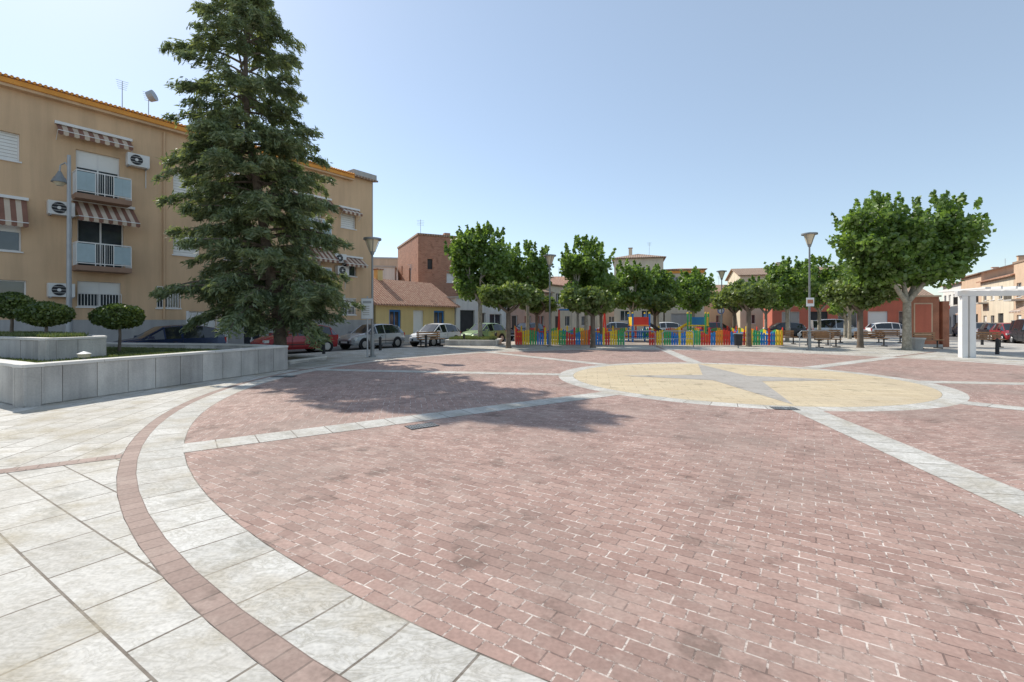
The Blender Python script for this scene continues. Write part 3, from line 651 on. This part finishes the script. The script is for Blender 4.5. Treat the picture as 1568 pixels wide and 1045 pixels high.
def conifer(x, y):
    rng = np.random.default_rng(5)
    e = empty('conifer_tree', (x, y, 0))
    hs = [0, 1.5, 3, 6, 9, 14.9]; tx = [0, -.1, -.45, -.8, -1.2, -1.45]
    def T(h): return np.array([np.interp(h, hs, tx), .15*math.sin(h*.5), h])
    PH = [1.6, 2.2, 3, 4, 5, 6, 6.8, 7.4, 8.5, 9.5, 10.5, 11.3, 12, 12.8, 13.5, 14.2, 14.9]
    PL = [2.5, 3.1, 3.2, 3.05, 2.85, 2.9, 3.15, 2.7, 2.55, 2.5, 2.2, 2.45, 2.1, 1.5, 1.35, .9, .35]
    b = MB()
    H = np.linspace(0, 14.9, 16)
    b.tube([(0, 0, -.1)]+[tuple(T(h)) for h in H], [.30]+[.23*(1-h/15.7)+.015 for h in H], m_bark, 10)
    C = []; A = []
    h = 1.7; k = 0
    while h < 14.95:
        n = 9 if h < 9 else 6
        for i in range(n):
            az = k*2.39996+rng.uniform(-.3, .3); k += 1
            hh = h+rng.uniform(-.26, .26)
            L = np.interp(hh, PH, PL)*rng.uniform(.62, 1.16)
            d = np.array([math.cos(az), math.sin(az), 0]); side = np.array([-d[1], d[0], 0])
            rise = rng.uniform(.05, .32)+(.25 if h > 11 else 0); droop = rng.uniform(.2, .5)
            base = T(min(hh, 14.6))
            pts = []
            for t in np.linspace(0, 1, 9): pts.append(base+d*L*t+np.array([0, 0, L*(rise*t-droop*t*t*.9)])+side*L*.07*math.sin(3*t+k))
            r0 = .045*L/3+.012
            b.tube([tuple(q) for q in pts[::2]], [r0*(1-.85*t) for t in np.linspace(0, 1, 5)], m_bark, 5)
            nt = int(8+L*6.5)
            for j in range(nt):
                t = rng.uniform(.12, 1.0)**.7; idx = t*8; i0 = min(7, int(idx)); p = pts[i0]+(pts[i0+1]-pts[i0])*(idx-i0)
                sg = 1 if j % 2 else -1
                tl = (.28+.30*L*(1-t))*rng.uniform(.6, 1.2)
                td = d*rng.uniform(.35, .9)+side*sg*rng.uniform(.5, 1.0)+np.array([0, 0, rng.uniform(-.4, .15)]); td /= np.linalg.norm(td)
                m = int(15+36*tl)
                s = rng.uniform(0, 1, (m, 1))
                q = p+td*tl*s+np.array([0, 0, -1.0])*(.34*tl*s**2)+rng.normal(size=(m, 3))*np.array([.05, .05, .045])
                q[:, 2] -= rng.uniform(0, .16, m)
                dirv = td*.9+unit(m, rng)*.7+np.array([0, 0, -.4])
                C.append(q); A.append(dirv)
        h += rng.uniform(.44, .56) if h < 9 else rng.uniform(.48, .66)
    C = np.concatenate(C); A = np.concatenate(A); A /= np.linalg.norm(A, axis=1, keepdims=True)
    n = len(C); B = np.cross(A, unit(n, rng)); B /= np.linalg.norm(B, axis=1, keepdims=True)+1e-6
    A = A*rng.uniform(.07, .15, (n, 1)); B = B*rng.uniform(.018, .034, (n, 1))
    kites('foliage', C, A, B, m_con, e); b.obj('trunk', e, smooth=50)
conifer(-8.85, 18)

def topiary(x, y, z0, zc, r, rz, seed):
    rng = np.random.default_rng(seed)
    e = empty('topiary_tree', (x, y, z0)); zc -= z0
    n = 5500; d = unit(n, rng); q = d*np.array([r, r, rz])*rng.uniform(.82, 1.07, (n, 1))
    q *= (1+.08*np.sin(q[:, :1]*9+seed)*np.cos(q[:, 1:2]*8))
    A, B = frames(n, rng, .09, .065); kites('crown', q+np.array([0, 0, zc]), A, B, m_top, e)
    b = MB(); b.tube([(0, 0, -.05), (.03, 0, zc*.5), (0, 0, zc)], [.045, .035, .03], m_bark, 8)
    for k in range(6):
        t = k*1.05; b.cyl((0, 0, zc-rz*.9), (r*.7*math.cos(t), r*.7*math.sin(t), zc+.05), .02, .01, m_bark, 5)
    b.obj('trunk', e)
    c = unit(1800, rng)*np.array([r, r, rz])*.72*rng.uniform(.3, 1, (1800, 1)); A, B = frames(1800, rng, .16, .14)
    kites('inner_leaves', c+np.array([0, 0, zc]), A, B, m_top, e)
topiary(-13.85, 13.0, 1.05, 2.0, .47, .33, 1)
topiary(-12.9, 13.0, 1.05, 1.76, .54, .31, 2)
topiary(-11.7, 14.0, .6, 1.70, .6, .35, 3)

# ------------------------------------------------------------------ planter walls
def panel_wall(mb, pts, h, th=.28, pw=.62, z0=0):
    for i in range(len(pts)-1):
        a = Vector((*pts[i], 0)); b = Vector((*pts[i+1], 0)); L = (b-a).length
        ang = math.atan2(b.y-a.y, b.x-a.x); mb.T = Matrix.Translation((a.x, a.y, z0)) @ Matrix.Rotation(ang, 4, 'Z')
        n = max(1, int(round(L/pw))); w = L/n
        mb.box(.01, L-.01, .03, th-.03, 0, h-.06, m_stone2)
        for k in range(n):
            m = m_stone if random.random() < .6 else m_stone2
            j = random.uniform(-.004, .004)
            mb.box(k*w+.006, (k+1)*w-.006, j, .028, .02, h-.06, m); mb.box(k*w+.006, (k+1)*w-.006, th-.028, th, .02, h-.06, m)
        nc = max(1, n//2); wc = L/nc
        for k in range(nc): mb.box(k*wc+.004, (k+1)*wc-.004, -.02, th+.02, h-.058, h+random.uniform(-.003, .003), m_cap)
    mb.T = Matrix.Identity(4)
def inner_fill(mb, pts, z, mat): mb.poly([(x, y, z) for x, y in pts], mat)
P1 = (-8.87, 8.53); P2 = (-7.15, 15.0); P3 = (-9.4, 16.2); P4 = (-15.6, 17.2); P5 = (-17.5, 13.2)
pl = MB(); panel_wall(pl, [P5, P1, P2, P3, P4], .78)
pl.obj('planter_wall', bevel=.006)
so = MB(); inner_fill(so, [(-17.3, 13.3), (-8.75, 9.0), (-7.35, 14.9), (-9.5, 16.0), (-15.6, 17.0)], .58, m_soil); so.obj('planter_soil')
pl = MB(); panel_wall(pl, [(-15.8, 13.1), (-10.9, 11.0), (-10.7, 12.4), (-11.9, 13.6), (-15.5, 14.8)], .62, .22, .62, .55); pl.obj('upper_planter_wall', bevel=.006)
so = MB(); inner_fill(so, [(-15.6, 13.3), (-11.1, 11.3), (-10.95, 12.3), (-12, 13.4), (-15.4, 14.6)], 1.05, m_soil); so.obj('upper_planter_soil')
def scatter_grass(name, tri, n, z, seed, L=.13, mat=None):
    rng = np.random.default_rng(seed); C = []
    for a, b, c in tri:
        m = n//len(tri); u = rng.uniform(0, 1, (m, 2)); f = u.sum(1) > 1; u[f] = 1-u[f]
        a, b, c = map(np.array, (a, b, c)); p = a+(b-a)*u[:, :1]+(c-a)*u[:, 1:]; C.append(np.column_stack([p, np.full(m, z+L*.35)]))
    C = np.concatenate(C); k = len(C); A = unit(k, rng)*.5; A[:, 2] = 1; A = A/np.linalg.norm(A, axis=1, keepdims=True)*L/2*rng.uniform(.5, 1.2, (k, 1))
    B = np.cross(A, unit(k, rng)); B = B/(np.linalg.norm(B, axis=1, keepdims=True)+1e-6)*(.014+L*.03)
    kites(name, C, A, B, mat or m_grass, None)
scatter_grass('grass', [((-17, 13.4), (-9, 9.4), (-7.6, 14.6)), ((-17, 13.4), (-7.6, 14.6), (-15.4, 16.8))], 22000, .58, 3)
scatter_grass('planter_plants', [((-15.4, 13.4), (-11.2, 11.5), (-11.2, 12.4)), ((-15.4, 13.4), (-12, 13.4), (-15.2, 14.4))], 5000, 1.05, 4, .26)
pl = MB(); panel_wall(pl, [(-10.6, 17.2), (-7.9, 16.7), (-7.4, 18.8), (-10, 19.6), (-10.6, 17.2)], .16, .15, 1.0); pl.obj('tree_bed_kerb')
so = MB(); inner_fill(so, [(-10.5, 17.3), (-8, 16.9), (-7.5, 18.7), (-10, 19.4)], .1, m_soil); so.obj('tree_bed_soil')
pl = MB(); panel_wall(pl, [(-4.2, 29.4), (-.9, 28.8), (-.7, 31.8), (-4.0, 32.4), (-4.2, 29.4)], .35, .2, .9); pl.obj('low_planter_wall')
so = MB(); inner_fill(so, [(-4.0, 29.5), (-1.0, 29), (-.9, 31.7), (-3.9, 32.2)], .28, m_soil); so.obj('low_planter_soil')
scatter_grass('shrub_bed', [((-4, 29.7), (-1.1, 29.2), (-1, 31.5)), ((-4, 29.7), (-1, 31.5), (-3.8, 32))], 4000, .28, 6, .3)
g = MB(); g.cyl((0, 0, 0), (0, 0, .18), .03, .03, m_metal, 8); g.cyl((0, 0, .18), (0, 0, .26), .10, .12, m_lampglass, 14); g.cyl((0, 0, .26), (0, 0, .31), .13, .02, m_frame, 14)
g.obj('garden_light', loc=(-9.6, 10.55, .58))

# ------------------------------------------------------------------ street furniture
def street_lamp(x, y, H, sign=False):
    b = MB(); b.cyl((0, 0, 0), (0, 0, .06), .16, .16, m_metal, 14); b.tube([(0, 0, .06), (0, 0, .9), (0, 0, .95), (0, 0, H-.75)], [.085, .08, .055, .04], m_metal, 12)
    b.cyl((0, 0, H-.75), (0, 0, H-.62), .07, .10, m_metal, 14)
    b.cyl((0, 0, H-.62), (0, 0, H-.12), .10, .27, m_lampglass, 16)
    for k in range(4):
        t = k*math.pi/2+.4; c, s = math.cos(t), math.sin(t); b.cyl((.11*c, .11*s, H-.64), (.31*c, .31*s, H-.1), .014, .014, m_metal, 6)
    b.cyl((0, 0, H-.12), (0, 0, H-.05), .38, .38, m_metal, 20); b.cyl((0, 0, H-.05), (0, 0, H), .36, .10, m_metal, 20)
    if sign: b.box(-.2, .2, -.07, -.055, 2.3, 2.75, m_sign); b.box(-.15, .15, -.073, -.07, 2.45, 2.65, m_monu)
    b.obj('street_lamp', loc=(x, y, 0), smooth=40)
street_lamp(-6.0, 20.2, 5.15); street_lamp(2.25, 28, 5.5); street_lamp(15.5, 24.5, 6.15, True); street_lamp(16.5, 37, 5.5); street_lamp(26, 44, 5.5); street_lamp(-.5, 43, 5.2)
b = MB(); b.tube([(0, 0, 0), (0, 0, 2.2), (0, 0, 2.25), (0, 0, 8.4)], [.13, .12, .09, .06], m_galv, 12)
b.tube([(0, 0, 7.9), (-.15, 0, 8.1), (-.35, 0, 8.0), (-.38, 0, 7.75)], [.025, .025, .025, .03], m_galv, 8)
b.cyl((-.38, 0, 7.75), (-.38, 0, 7.5), .05, .16, m_metal, 14); b.cyl((-.38, 0, 7.5), (-.38, 0, 7.3), .18, .27, m_metal, 16); b.cyl((-.38, 0, 7.3), (-.38, 0, 7.17), .2, .1, m_lampglass, 14)
b.obj('bell_street_lamp', loc=(-17.9, 19.0, -.15), smooth=40)
b = MB(); b.tube([(0, 0, 0), (0, 0, 2.6)], [.035, .035], m_galv, 8); b.box(-.24, .24, -.05, -.036, 1.65, 2.5, m_sign); b.box(-.26, .26, -.036, -.03, 1.63, 2.52, m_galv); b.box(-.18, .18, -.053, -.05, 2.3, 2.4, m_galv)
for k in range(5): b.box(-.18, .1, -.053, -.05, 1.8+k*.09, 1.83+k*.09, m_greyw)
b.obj('information_sign', loc=(-6.15, 20.0, 0))
def traffic_sign(x, y, rot=0, col=P_RED):
    b = MB(); b.cyl((0, 0, 0), (0, 0, 2.6), .03, .03, m_galv, 8); b.cyl((0, -.03, 2.4), (0, -.05, 2.4), .3, .3, col, 20); b.cyl((0, -.05, 2.4), (0, -.056, 2.4), .22, .22, m_sign, 20)
    b.obj('traffic_sign', loc=(x, y, 0), rot=rot)
traffic_sign(27.6, 30); traffic_sign(12, 40); traffic_sign(18.2, 41, 0, m_signblue)

def bollard(x, y, z=0):
    b = MB(); b.cyl((0, 0, 0), (0, 0, .6), .075, .065, m_dark, 12); b.cyl((0, 0, .6), (0, 0, .68), .08, .08, m_dark, 12); b.cyl((0, 0, .68), (0, 0, .74), .07, .02, m_dark, 12)
    b.obj('bollard', loc=(x, y, z), smooth=40)
for s in range(6):
    p_ = SP(9.5+3.2*s, 8.0); bollard(*p_)
for x, y in ((22.5, 21.8), (26, 23), (30, 30), (31, 27)): bollard(x, y)

def bench(x, y, rot):
    b = MB()
    for xx in (-.75, .75):
        b.box(xx-.03, xx+.03, -.25, .2, 0, .05, m_dark); b.box(xx-.03, xx+.03, -.02, .04, .05, .42, m_dark); b.box(xx-.03, xx+.03, -.25, .24, .42, .45, m_dark); b.box(xx-.03, xx+.03, .24, .28, .42, .9, m_dark)
    for k in range(4): b.box(-.9, .9, -.26+k*.12, -.17+k*.12, .453, .49, m_wood)
    for k in range(3): b.box(-.9, .9, .2, .237, .54+k*.13, .63+k*.13, m_wood)
    b.obj('park_bench', loc=(x, y, 0), rot=rot, bevel=.005)
for x, y, r in ((17.8, 31, 0), (19.2, 29.5, .2), (21.8, 28.5, 0), (23.2, 26.2, .3), (22.3, 33, 0), (26.5, 33, 0), (11.5, 33.5, 3.1), (-4.8, 27.8, .9), (9, 40, 0), (18.4, 27.4, .4), (27.6, 27.5, -.3)): bench(x, y, r)
b = MB(); b.cyl((0, 0, .15), (0, 0, .8), .2, .24, m_dark, 14); b.cyl((0, 0, 0), (0, 0, .15), .04, .04, m_galv, 8); b.cyl((0, 0, .8), (0, 0, .84), .26, .26, m_galv, 14); b.obj('litter_bin', loc=(12.8, 26.6, 0), smooth=40)
b = MB(); b.cyl((0, 0, 0), (0, 0, .55), .28, .38, m_stone, 8); b.cyl((0, 0, .55), (0, 0, .62), .42, .42, m_cap, 8); b.obj('stone_planter_pot', loc=(22.0, 25.6, 0))

# playground fence
fc = MB()
cols = [P_RED, P_YEL, P_GRN, P_BLU, P_ORG, P_RED, P_BLU, P_YEL, P_GRN]
def fence_run(a, b):
    a = Vector((*a, 0)); b = Vector((*b, 0)); L = (b-a).length; ang = math.atan2(b.y-a.y, b.x-a.x)
    fc.T = Matrix.Translation(a) @ Matrix.Rotation(ang, 4, 'Z')
    n = int(L/.15)
    for z in (.25, .62):
        for k in range(0, n, 12): fc.box(k*.15, min(L, (k+12)*.15)-.01, .03, .06, z, z+.08, cols[(k//12) % 4])
    for k in range(n):
        x = k*.15; ph = (k % 12)/11.0; h = .74+.26*math.sin(math.pi*ph)
        m = cols[((k//3)+(k//12)*2) % len(cols)]
        if k % 12 == 0: m = P_YEL if (k//12) % 2 else P_RED; h = 1.15
        w = .115
        F = [(x, 0, .06), (x+w, 0, .06), (x+w, 0, h-.05), (x+w*.5, 0, h), (x, 0, h-.05)]
        G = [(p[0], .028, p[2]) for p in F]
        fc.poly(F, m); fc.poly(G[::-1], m)
        for i in range(5): fc.poly([F[i], G[i], G[(i+1) % 5], F[(i+1) % 5]], m)
    fc.T = Matrix.Identity(4)
fence_run((.2, 29.2), (7.0, 28.9)); fence_run((8.4, 28.8), (16.5, 28.6)); fence_run((16.5, 28.6), (17.2, 37)); fence_run((.2, 37), (.2, 29.2)); fence_run((17, 37), (.2, 37))
fc.obj('playground_fence')
pm = MB(); pm.poly([(.3, 29.4, .006), (16.4, 28.9, .006), (17, 36.8, .006), (.4, 36.8, .006)], M('rubber_floor', (.38, .31, .25), .9, .15)); pm.obj('playground_floor')
def barrier(x0, x1, y):
    b = MB(); L = x1-x0; H = .95; r = .025
    b.tube([(0, 0, 0), (0, 0, H-.12), (.12, 0, H), (L-.12, 0, H), (L, 0, H-.12), (L, 0, 0)], [r]*6, m_galv, 8)
    b.cyl((0, 0, .5), (L, 0, .5), r*.8, r*.8, m_galv, 8)
    b.obj('tubular_barrier', loc=(x0, y, 0), smooth=40)
barrier(6.6, 8.4, 27.6); barrier(8.7, 10.5, 27.2); barrier(17.0, 18.8, 27.8)

def slide(x, y, rot, post, deck, rail, slid):
    b = MB()
    for px in (0, 1.2):
        for py in (0, 1.2): b.cyl((px, py, 0), (px, py, 2.05), .06, .06, post, 10); b.cyl((px, py, 2.05), (px, py, 2.15), .08, .04, P_YEL, 10)
    b.box(-.05, 1.25, -.05, 1.25, 1.15, 1.22, deck)
    b.box(-.02, .02, .05, 1.15, 1.22, 1.8, P_YEL); b.box(.07, 1.13, -.02, .02, 1.24, 1.8, rail)
    n = 10
    for i in range(n):
        t0, t1 = i/n, (i+1)/n; f = lambda t: (1.2+2.2*t, 1.2*(1-t)**1.15+.12)
        (xa, za), (xb, zb) = f(t0), f(t1)
        b.poly([(xa, .3, za), (xb, .3, zb), (xb, .9, zb), (xa, .9, za)], slid)
        for yy in (.28, .92): b.poly([(xa, yy, za), (xb, yy, zb), (xb, yy, zb+.16), (xa, yy, za+.16)], slid)
    for k in range(6): b.box(-.6+.1*k, -.55+.1*k, .3, .9, .18*k+.1, .18*k+.14, m_galv)
    b.obj('playground_slide', loc=(x, y, 0), rot=rot)
slide(8.6, 33.5, 0, P_BLU, P_ORG, P_RED, m_dark); slide(14.2, 34, 2.6, P_GRN, P_YEL, P_BLU, P_YEL)
b = MB()
for x in (0, 3.2):
    b.cyl((x, -.7, 0), (x, 0, 2.3), .05, .05, P_RED, 8); b.cyl((x, .7, 0), (x, 0, 2.3), .05, .05, P_RED, 8)
b.cyl((0, 0, 2.3), (3.2, 0, 2.3), .05, .05, P_BLU, 8)
for x in (.9, 2.2):
    b.cyl((x, 0, 2.3), (x, 0, .5), .01, .01, m_dark, 5); b.cyl((x+.45, 0, 2.3), (x+.45, 0, .5), .01, .01, m_dark, 5); b.box(x-.02, x+.47, -.1, .1, .46, .5, m_dark)
b.obj('swing_set', loc=(3.3, 33, 0))
b = MB(); b.cyl((0, 0, 0), (0, 0, .4), .07, .07, P_YEL, 10)
b.tube([(-.5, 0, .45), (-.2, 0, .5), (.2, 0, .5), (.45, 0, .8)], [.05, .14, .14, .07], P_BLU, 10); b.cyl((.4, 0, .8), (.62, 0, .78), .1, .05, P_BLU, 10); b.cyl((.3, -.2, .72), (.3, .2, .72), .02, .02, P_RED, 6)
b.obj('spring_rider', loc=(12.0, 32, 0))

b = MB(); b.box(0, 1.5, 0, .5, .15, 2.95, m_monu); b.box(-.12, 1.62, -.12, .62, 0, .15, m_kerb); b.box(-.08, 1.58, -.08, .58, 2.953, 3.05, m_tan2)
b.box(.15, 1.15, -.02, -.003, .7, 2.6, m_tan2); b.box(.22, 1.08, -.026, -.021, .77, 2.53, m_redw); b.box(1.66, 2.0, -.05, .55, 0, 2.7, m_monu)
b.obj('advertising_kiosk', loc=(23.75, 28.0, 0), rot=-.15, bevel=.01)

b = MB()
for k in range(3):
    x = k*3.4
    b.box(x-.25, x-.03, -.12, .12, 0, 2.6, m_frame); b.box(x+.04, x+.26, -.12, .12, 0, 2.6, m_frame)
    b.box(x-.24, x-.04, -1.3, 1.3, 2.83, 2.9, m_frame)
b.box(-.4, 7.8, -.08, -.02, 2.603, 2.82, m_frame); b.box(-.4, 7.8, .02, .08, 2.603, 2.82, m_frame)
for k in range(15): b.box(.3+k*.5, .36+k*.5, -1.3, 1.3, 2.823, 2.93, m_frame)
b.obj('pergola', loc=(19.25, 19.9, 0), rot=math.radians(-10), bevel=.008)

# ------------------------------------------------------------------ cars
def car(x, y, rot, paint, L=4.0, van=False, name='parked_car'):
    b = MB(); k = L/4.0
    S = [(-2.0, .66, .36, .74, .76, .60), (-1.93, .80, .27, .92, .97, .66), (-1.6, .84, .25, .93, 1.36, .57), (-1.1, .85, .22, .93, 1.46, .59),
         (-.34, .85, .22, .92, 1.49, .60), (-.26, .85, .22, .92, 1.49, .60), (.3, .85, .22, .91, 1.43, .58), (1.02, .84, .22, .90, .94, .64),
         (1.5, .82, .25, .83, .87, .58), (1.88, .75, .28, .70, .74, .52), (2.0, .60, .36, .58, .60, .42)]
    if van: S = [(a, w, zb, zs+.06, (zr+.32 if .0 < zr-1.2 else zr+.06), wr+.06) for a, w, zb, zs, zr, wr in S]; S[1] = (-1.95, .82, .27, .98, 1.7, .66)
    ring = lambda s: [(s[0]*k, 0, s[2]), (s[0]*k, s[1]*.92, s[2]), (s[0]*k, s[1], s[2]+.14), (s[0]*k, s[1]*1.01, (s[2]+s[3])/2+.05), (s[0]*k, s[1]*.96, s[3]), (s[0]*k, s[5], s[4]-.03), (s[0]*k, s[5]*.82, s[4]+.015), (s[0]*k, 0, s[4]+.03)]
    R = [ring(s) for s in S]; n = len(R[0])
    for i in range(len(S)-1):
        for j in range(n-1):
            a, c, d, e = R[i][j], R[i+1][j], R[i+1][j+1], R[i][j+1]
            m = paint
            if j == 4 and 1 <= i <= 6 and i != 4: m = m_cglass
            if j in (5, 6) and i in (1, 6): m = m_cglass
            if j == 0: m = m_dark
            b.poly([a, c, d, e], m); f = lambda p: (p[0], -p[1], p[2]); b.poly([f(e), f(d), f(c), f(a)], m)
    for s in (1, -1):
        for i in (2, 6):
            p, q_ = R[i][4], R[i][5]; b.cyl((p[0], s*p[1], p[2]), (q_[0], s*q_[1], q_[2]), .03, .03, paint, 6)
        for i in (1, 6):
            p, q_ = R[i+(i == 6)], R[i+(i == 1)]; b.cyl((p[5][0], s*p[5][1], p[5][2]), (q_[5][0], s*q_[5][1], q_[5][2]), .035, .035, paint, 6)
    for idx in (0, -1):
        r = R[idx]; full = r+[(p[0], -p[1], p[2]) for p in reversed(r[1:-1])]; b.poly(full, paint)
    for wx in (-1.27*k, 1.27*k):
        for s in (1, -1):
            b.cyl((wx, s*.80, .33), (wx, s*.862, .33), .375, .375, m_dark, 18)
            b.cyl((wx, s*.66, .31), (wx, s*.875, .31), .31, .31, m_tyre, 20); b.cyl((wx, s*.875, .31), (wx, s*.885, .31), .20, .19, m_hub, 14)
    for s in (1, -1):
        b.box(1.72*k, 1.93*k, s*.66-.11, s*.66+.11, .6, .74, m_head); b.box(-1.97*k, -1.90*k, s*.69-.1, s*.69+.1, .68, .94, m_tail)
        b.box(.72*k, .9*k, s*.93-.09, s*.93+.09, .93, 1.05, paint)
        b.box(-1.0*k, .9*k, s*.862-.004, s*.862+.004, .46, .5, m_dark)
        b.box(-.1, .05, s*.845-.006, s*.845+.012, .78, .8, m_dark)
        b.box(-.3*k-.006, -.3*k+.006, s*.862-.004, s*.862+.004, .3, .88, m_dark); b.box(.6*k, .6*k+.012, s*.862-.004, s*.862+.004, .3, .86, m_dark)
    b.box(1.93*k, 2.02*k, -.42, .42, .38, .52, m_dark); b.box(2.0*k, 2.03*k, -.26, .26, .40, .50, m_sign); b.box(-2.03*k, -1.99*k, -.26, .26, .56, .67, m_sign)
    b.obj(name, loc=(x, y, -.15), rot=rot, smooth=35)
def cp(name, col, met=.3): return M(name, col, .22, .03, 1, 5, 0, met, .6)
c_silver = cp('car_silver', (.50, .51, .52), .5); c_white = cp('car_white', (.80, .80, .79), 0); c_red = cp('car_red', (.34, .03, .035), .1)
c_blue = cp('car_dark_blue', (.02, .035, .09), .2); c_green = cp('car_green', (.34, .46, .24), .2); c_dark = cp('car_dark', (.04, .04, .045), .2)
st_rot = math.atan2(-uy, -ux)
for s, d, c, L, da in ((15.2, 3.9, c_silver, 4.2, .12), (19.6, 4.9, c_white, 3.7, .1), (10.3, 4.0, c_red, 4.1, 0), (4.8, 3.2, c_blue, 4.3, 0), (25.0, 4.6, c_green, 3.8, 0), (31, 4.4, c_dark, 4.1, 0)):
    p_ = SP(s, d); car(p_[0], p_[1], st_rot+da, c, L)
car(10.6, 50, math.pi, c_silver, 4.1); car(16.0, 50.5, math.pi, c_white, 4.1); car(31.5, 45.5, -.3, c_silver, 4.6, True, 'parked_van'); car(27.0, 47, 2.9, c_dark)
car(38.8, 36.5, -2.13, c_red, 3.9); car(41.3, 40, -2.13, c_dark, 4.0); car(37.0, 33.2, -2.13, c_dark, 4.4, True, 'parked_van'); car(44.0, 44, -2.13, c_silver, 4.0); car(22, 50.5, 0, c_red)
car(46.5, 48, -2.13, c_blue, 4.1); car(36.0, 44.5, -.3, c_white, 4.0)

# ------------------------------------------------------------------ light, sky, camera
az = math.radians(-47); el = math.radians(43)
sd = Vector((math.sin(az)*math.cos(el), math.cos(az)*math.cos(el), math.sin(el)))
sun = bpy.data.lights.new('sun', 'SUN'); sun.energy = 4.7; sun.angle = math.radians(.5); sun.color = (1, .94, .85)
so = bpy.data.objects.new('sun', sun); so.rotation_euler = (-sd).to_track_quat('-Z', 'Y').to_euler(); link(so)
w = bpy.data.worlds.new('World'); scene.world = w; w.use_nodes = True
nt = w.node_tree; bg = nt.nodes['Background']
sk = nt.nodes.new('ShaderNodeTexSky'); sk.sky_type = 'NISHITA'; sk.sun_disc = False
sk.sun_elevation = el; sk.sun_rotation = az; sk.dust_density = .5; sk.air_density = 1.0; sk.ozone_density = 1.2; sk.altitude = 300
hz = nt.nodes.new('ShaderNodeMix'); hz.data_type = 'RGBA'; hz.blend_type = 'ADD'; hz.inputs['Factor'].default_value = 1
hz.inputs['B'].default_value = (1.85, 2.15, 2.3, 1)      # summer haze
nt.links.new(sk.outputs[0], hz.inputs['A'])
nt.links.new(hz.outputs['Result'], bg.inputs['Color']); bg.inputs['Strength'].default_value = .12

cam = bpy.data.cameras.new('camera'); cam.sensor_width = 36; cam.lens = 16.53; cam.shift_y = -.0207; cam.clip_end = 2000; cam.clip_start = .05
co = bpy.data.objects.new('camera', cam); co.location = (0, 0, 1.6); co.rotation_euler = (math.pi/2, 0, 0); link(co)
scene.camera = co
scene.view_settings.view_transform = 'Standard'; scene.view_settings.look = 'None'; scene.view_settings.exposure = 0
